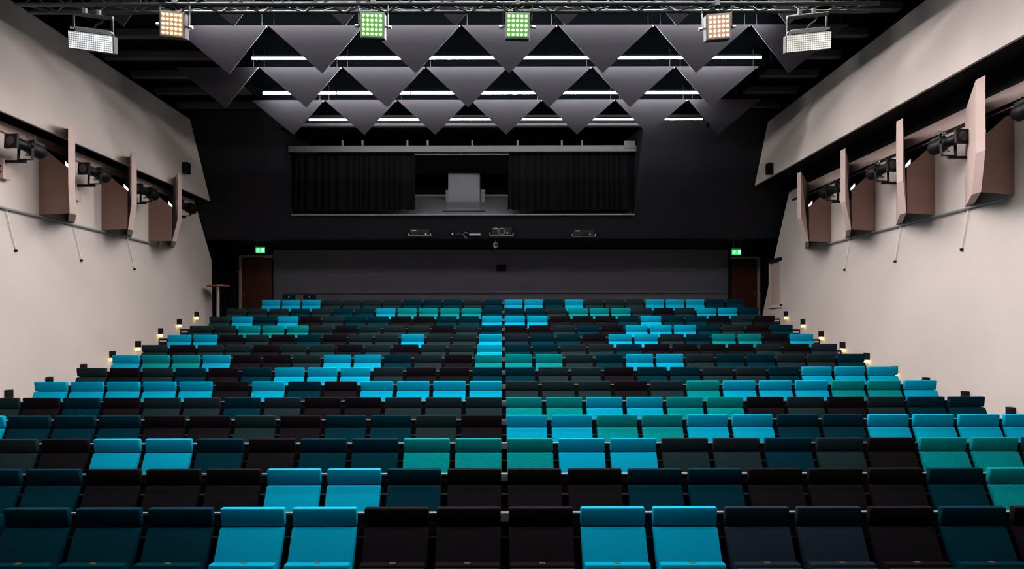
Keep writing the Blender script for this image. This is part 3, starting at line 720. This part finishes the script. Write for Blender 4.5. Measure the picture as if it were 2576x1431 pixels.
# two loose chairs behind the last row
for px, lab in ((722, 'dark teal chair behind the last row, nearer the left door'), (774, 'dark teal chair behind the last row, farther from the left door')):
    d = 18.6; x = X(px, d); zt = Zp(740, d); zf = BACK_FLOOR
    o = thing('stacking_chair', lab, 'chair', (x, d, zf), 'loose chairs behind the last row')
    b = MB().box(x - 0.19, x + 0.19, d + 0.17, d + 0.20, zt - 0.36, zt).build('backrest', FAB['P'], o, bevel=0.012)
    MB().box(x - 0.02, x + 0.02, d + 0.165, d + 0.17, zt - 0.08, zt - 0.04).build('white_tag', M['white'], b)
    MB().box(x - 0.20, x + 0.20, d - 0.20, d + 0.18, zf + 0.42, zf + 0.46).build('seat', FAB['P'], o, bevel=0.012)
    for sx in (-1, 1):
        MB().tube([(x + sx * 0.18, d - 0.18, zf), (x + sx * 0.18, d - 0.18, zf + 0.42)], 0.012, 8).build('leg', M['blackmetal'], o)
        MB().tube([(x + sx * 0.18, d + 0.20, zf), (x + sx * 0.18, d + 0.205, zt - 0.1)], 0.012, 8).build('leg', M['blackmetal'], o)

# ------------------------------------------------------------------ wall step lights and aisle steps
def step_light(side, d, z, label):
    wx = WL if side < 0 else WR; s = 1 if side < 0 else -1
    o = thing('step_light', label, 'wall light', (wx, d, z - 0.1), 'low wall lights up the ' + ('left' if side < 0 else 'right') + ' aisle')
    x0, x1 = sorted((wx, wx + s * 0.085))
    MB().box(x0, x1, d - 0.05, d + 0.05, z - 0.03, z + 0.12).build('housing', M['black'], o, bevel=0.006)
    x0, x1 = sorted((wx + s * 0.005, wx + s * 0.08))
    MB().box(x0, x1, d - 0.04, d + 0.04, z - 0.10, z - 0.03).build('lamp', M['amber'], o, bevel=0.012)
for n, (px, py) in enumerate([(491, 793), (447, 812), (400, 836), (343, 869), (278, 895), (205, 928), (118, 962), (16, 996)]):
    d = abs(WL) * F / (1265 - px)
    step_light(-1, d, Zp(py, d), 'small black amber-lit wall light, %s from the back on left wall' % ORD[n + 1])
for n, (px, py) in enumerate([(1981, 795), (2024, 815), (2070, 846), (2124, 875), (2185, 903), (2255, 937), (2335, 967), (2434, 1004), (2549, 1046)]):
    d = WR * F / (px - 1265)
    step_light(1, d, Zp(py, d), 'small black amber-lit wall light, %s from the back on right wall' % ORD[n + 1])
def aisle_box(px, py, d, label):
    x, z = X(px, d), Zp(py, d)
    i = max(0, min(13, int((d - 4.67 + 0.45) / 0.926)))
    o = thing('aisle_end_box', label, 'end box', (x, d, floor_z(i)))
    MB().box(x - 0.10, x + 0.10, d, d + 0.12, floor_z(i), z + 0.06).build('housing', M['black'], o)
    MB().box(x - 0.07, x + 0.07, d - 0.005, d, z - 0.015, z + 0.02).build('slot', M['fin'], o)
for px, py, d, lab in ((464, 832, 14.35, 'black end box with pale slot beside the left end seats, upper one'), (410, 857, 13.42, 'black end box with pale slot beside the left end seats, lower one'),
                       (1953, 808, 15.3, 'black end box with slot on the right aisle, topmost'), (2002, 836, 14.35, 'black end box with slot on the right aisle, second from top'),
                       (2051, 861, 13.42, 'black end box with slot on the right aisle, third from top'), (2105, 889, 12.5, 'black end box with slot on the right aisle, lowest')):
    aisle_box(px, py, d, lab)

# ------------------------------------------------------------------ seats
SW = 0.245
def seat_meshes(key):
    f = FAB[key]
    pr = lambda pts, hw: MB().prism([(-hw, y, z) for y, z in pts], (2 * hw, 0, 0))
    back = pr([(-0.225, 0.40), (-0.046, 0.769), (0.014, 0.772), (-0.15, 0.40)], SW).mesh('backrest_' + key, f, bevel=0.014, seg=2, smooth=True)
    head = pr([(-0.027, 0.776), (-0.047, 0.92), (0.014, 0.92), (0.020, 0.776)], SW).mesh('headrest_' + key, f, bevel=0.014, seg=2, smooth=True)
    seat = pr([(-0.27, 0.22), (-0.245, 0.565), (-0.175, 0.565), (-0.20, 0.22)], 0.24).mesh('seat_' + key, f, bevel=0.014, seg=2, smooth=True)
    return back, head, seat
SM = {k: seat_meshes(k) for k in FAB}
shell_m = MB().prism([(-0.235, -0.295, 0.23), (-0.235, -0.275, 0.545), (-0.235, -0.250, 0.545), (-0.235, -0.272, 0.23)], (0.47, 0, 0)).mesh('seat_shell', M['plastic'], bevel=0.006)
ped_m = MB().box(-0.05, 0.05, -0.17, -0.02, 0.0, 0.42).box(-0.12, 0.12, -0.22, 0.03, 0.0, 0.015).mesh('pedestal', M['blackmetal'])
plate_m = MB().box(-0.022, 0.022, -0.225, -0.195, 0.564, 0.568).mesh('number_plate', M['brass'])
def link(name, me, parent):
    c = bpy.data.objects.new(name, me); C.objects.link(c); c.parent = parent; return c
def row_name(i): return 'front row' if i == 0 else ('back row' if i == 13 else ORD[i + 1] + ' row')
for i, (zt, k0, left, right) in enumerate(ROWS):
    cols = left + right
    y = row_d(i) + 0.045
    n = len(cols)
    for j, ch in enumerate(cols):
        k = k0 + j
        side = 'left' if k < 0 else 'right'; idx = -k if k < 0 else k + 1
        x = (k + 0.5) * PITCH + 0.012
        o = thing('auditorium_seat', '%s seat, %s, %s %s of the centre gap' % (FABNAME[ch], row_name(i), ORD[idx], side), 'seat',
                  (x, y, zt - SEAT_H), 'seats of the ' + row_name(i))
        back, head, seat = SM[ch]
        link('backrest', back, o); link('headrest', head, o)
        st = link('seat_pad', seat, o); link('seat_shell', shell_m, st)
        if i < 1: link('number_plate', plate_m, st)
        link('pedestal', ped_m, o)
    xa, xb = k0 * PITCH + 0.03, (k0 + n) * PITCH
    o = thing('row_frame', 'black panel with grey rails behind the seats of the ' + row_name(i), 'seat frame', ((xa + xb) / 2, y, zt - SEAT_H), 'support frames behind the seat rows')
    fz = zt - SEAT_H
    MB().box(xa, xb, y + 0.062, y + 0.085, fz, fz + 0.845).build('back_panel', M['black'], o)
    MB().box(xa, xb, y + 0.050, y + 0.090, fz + 0.845, fz + 0.857).build('rail', M['rowrail'], o)
    MB().box(-0.02, 0.045, y + 0.044, y + 0.050, fz + 0.79, fz + 0.85).build('joint_plate', M['greysteel'], o)
    MB().box(xa, xb, y + 0.050, y + 0.062, fz + 0.66, fz + 0.672).build('rail', M['rowrail'], o)
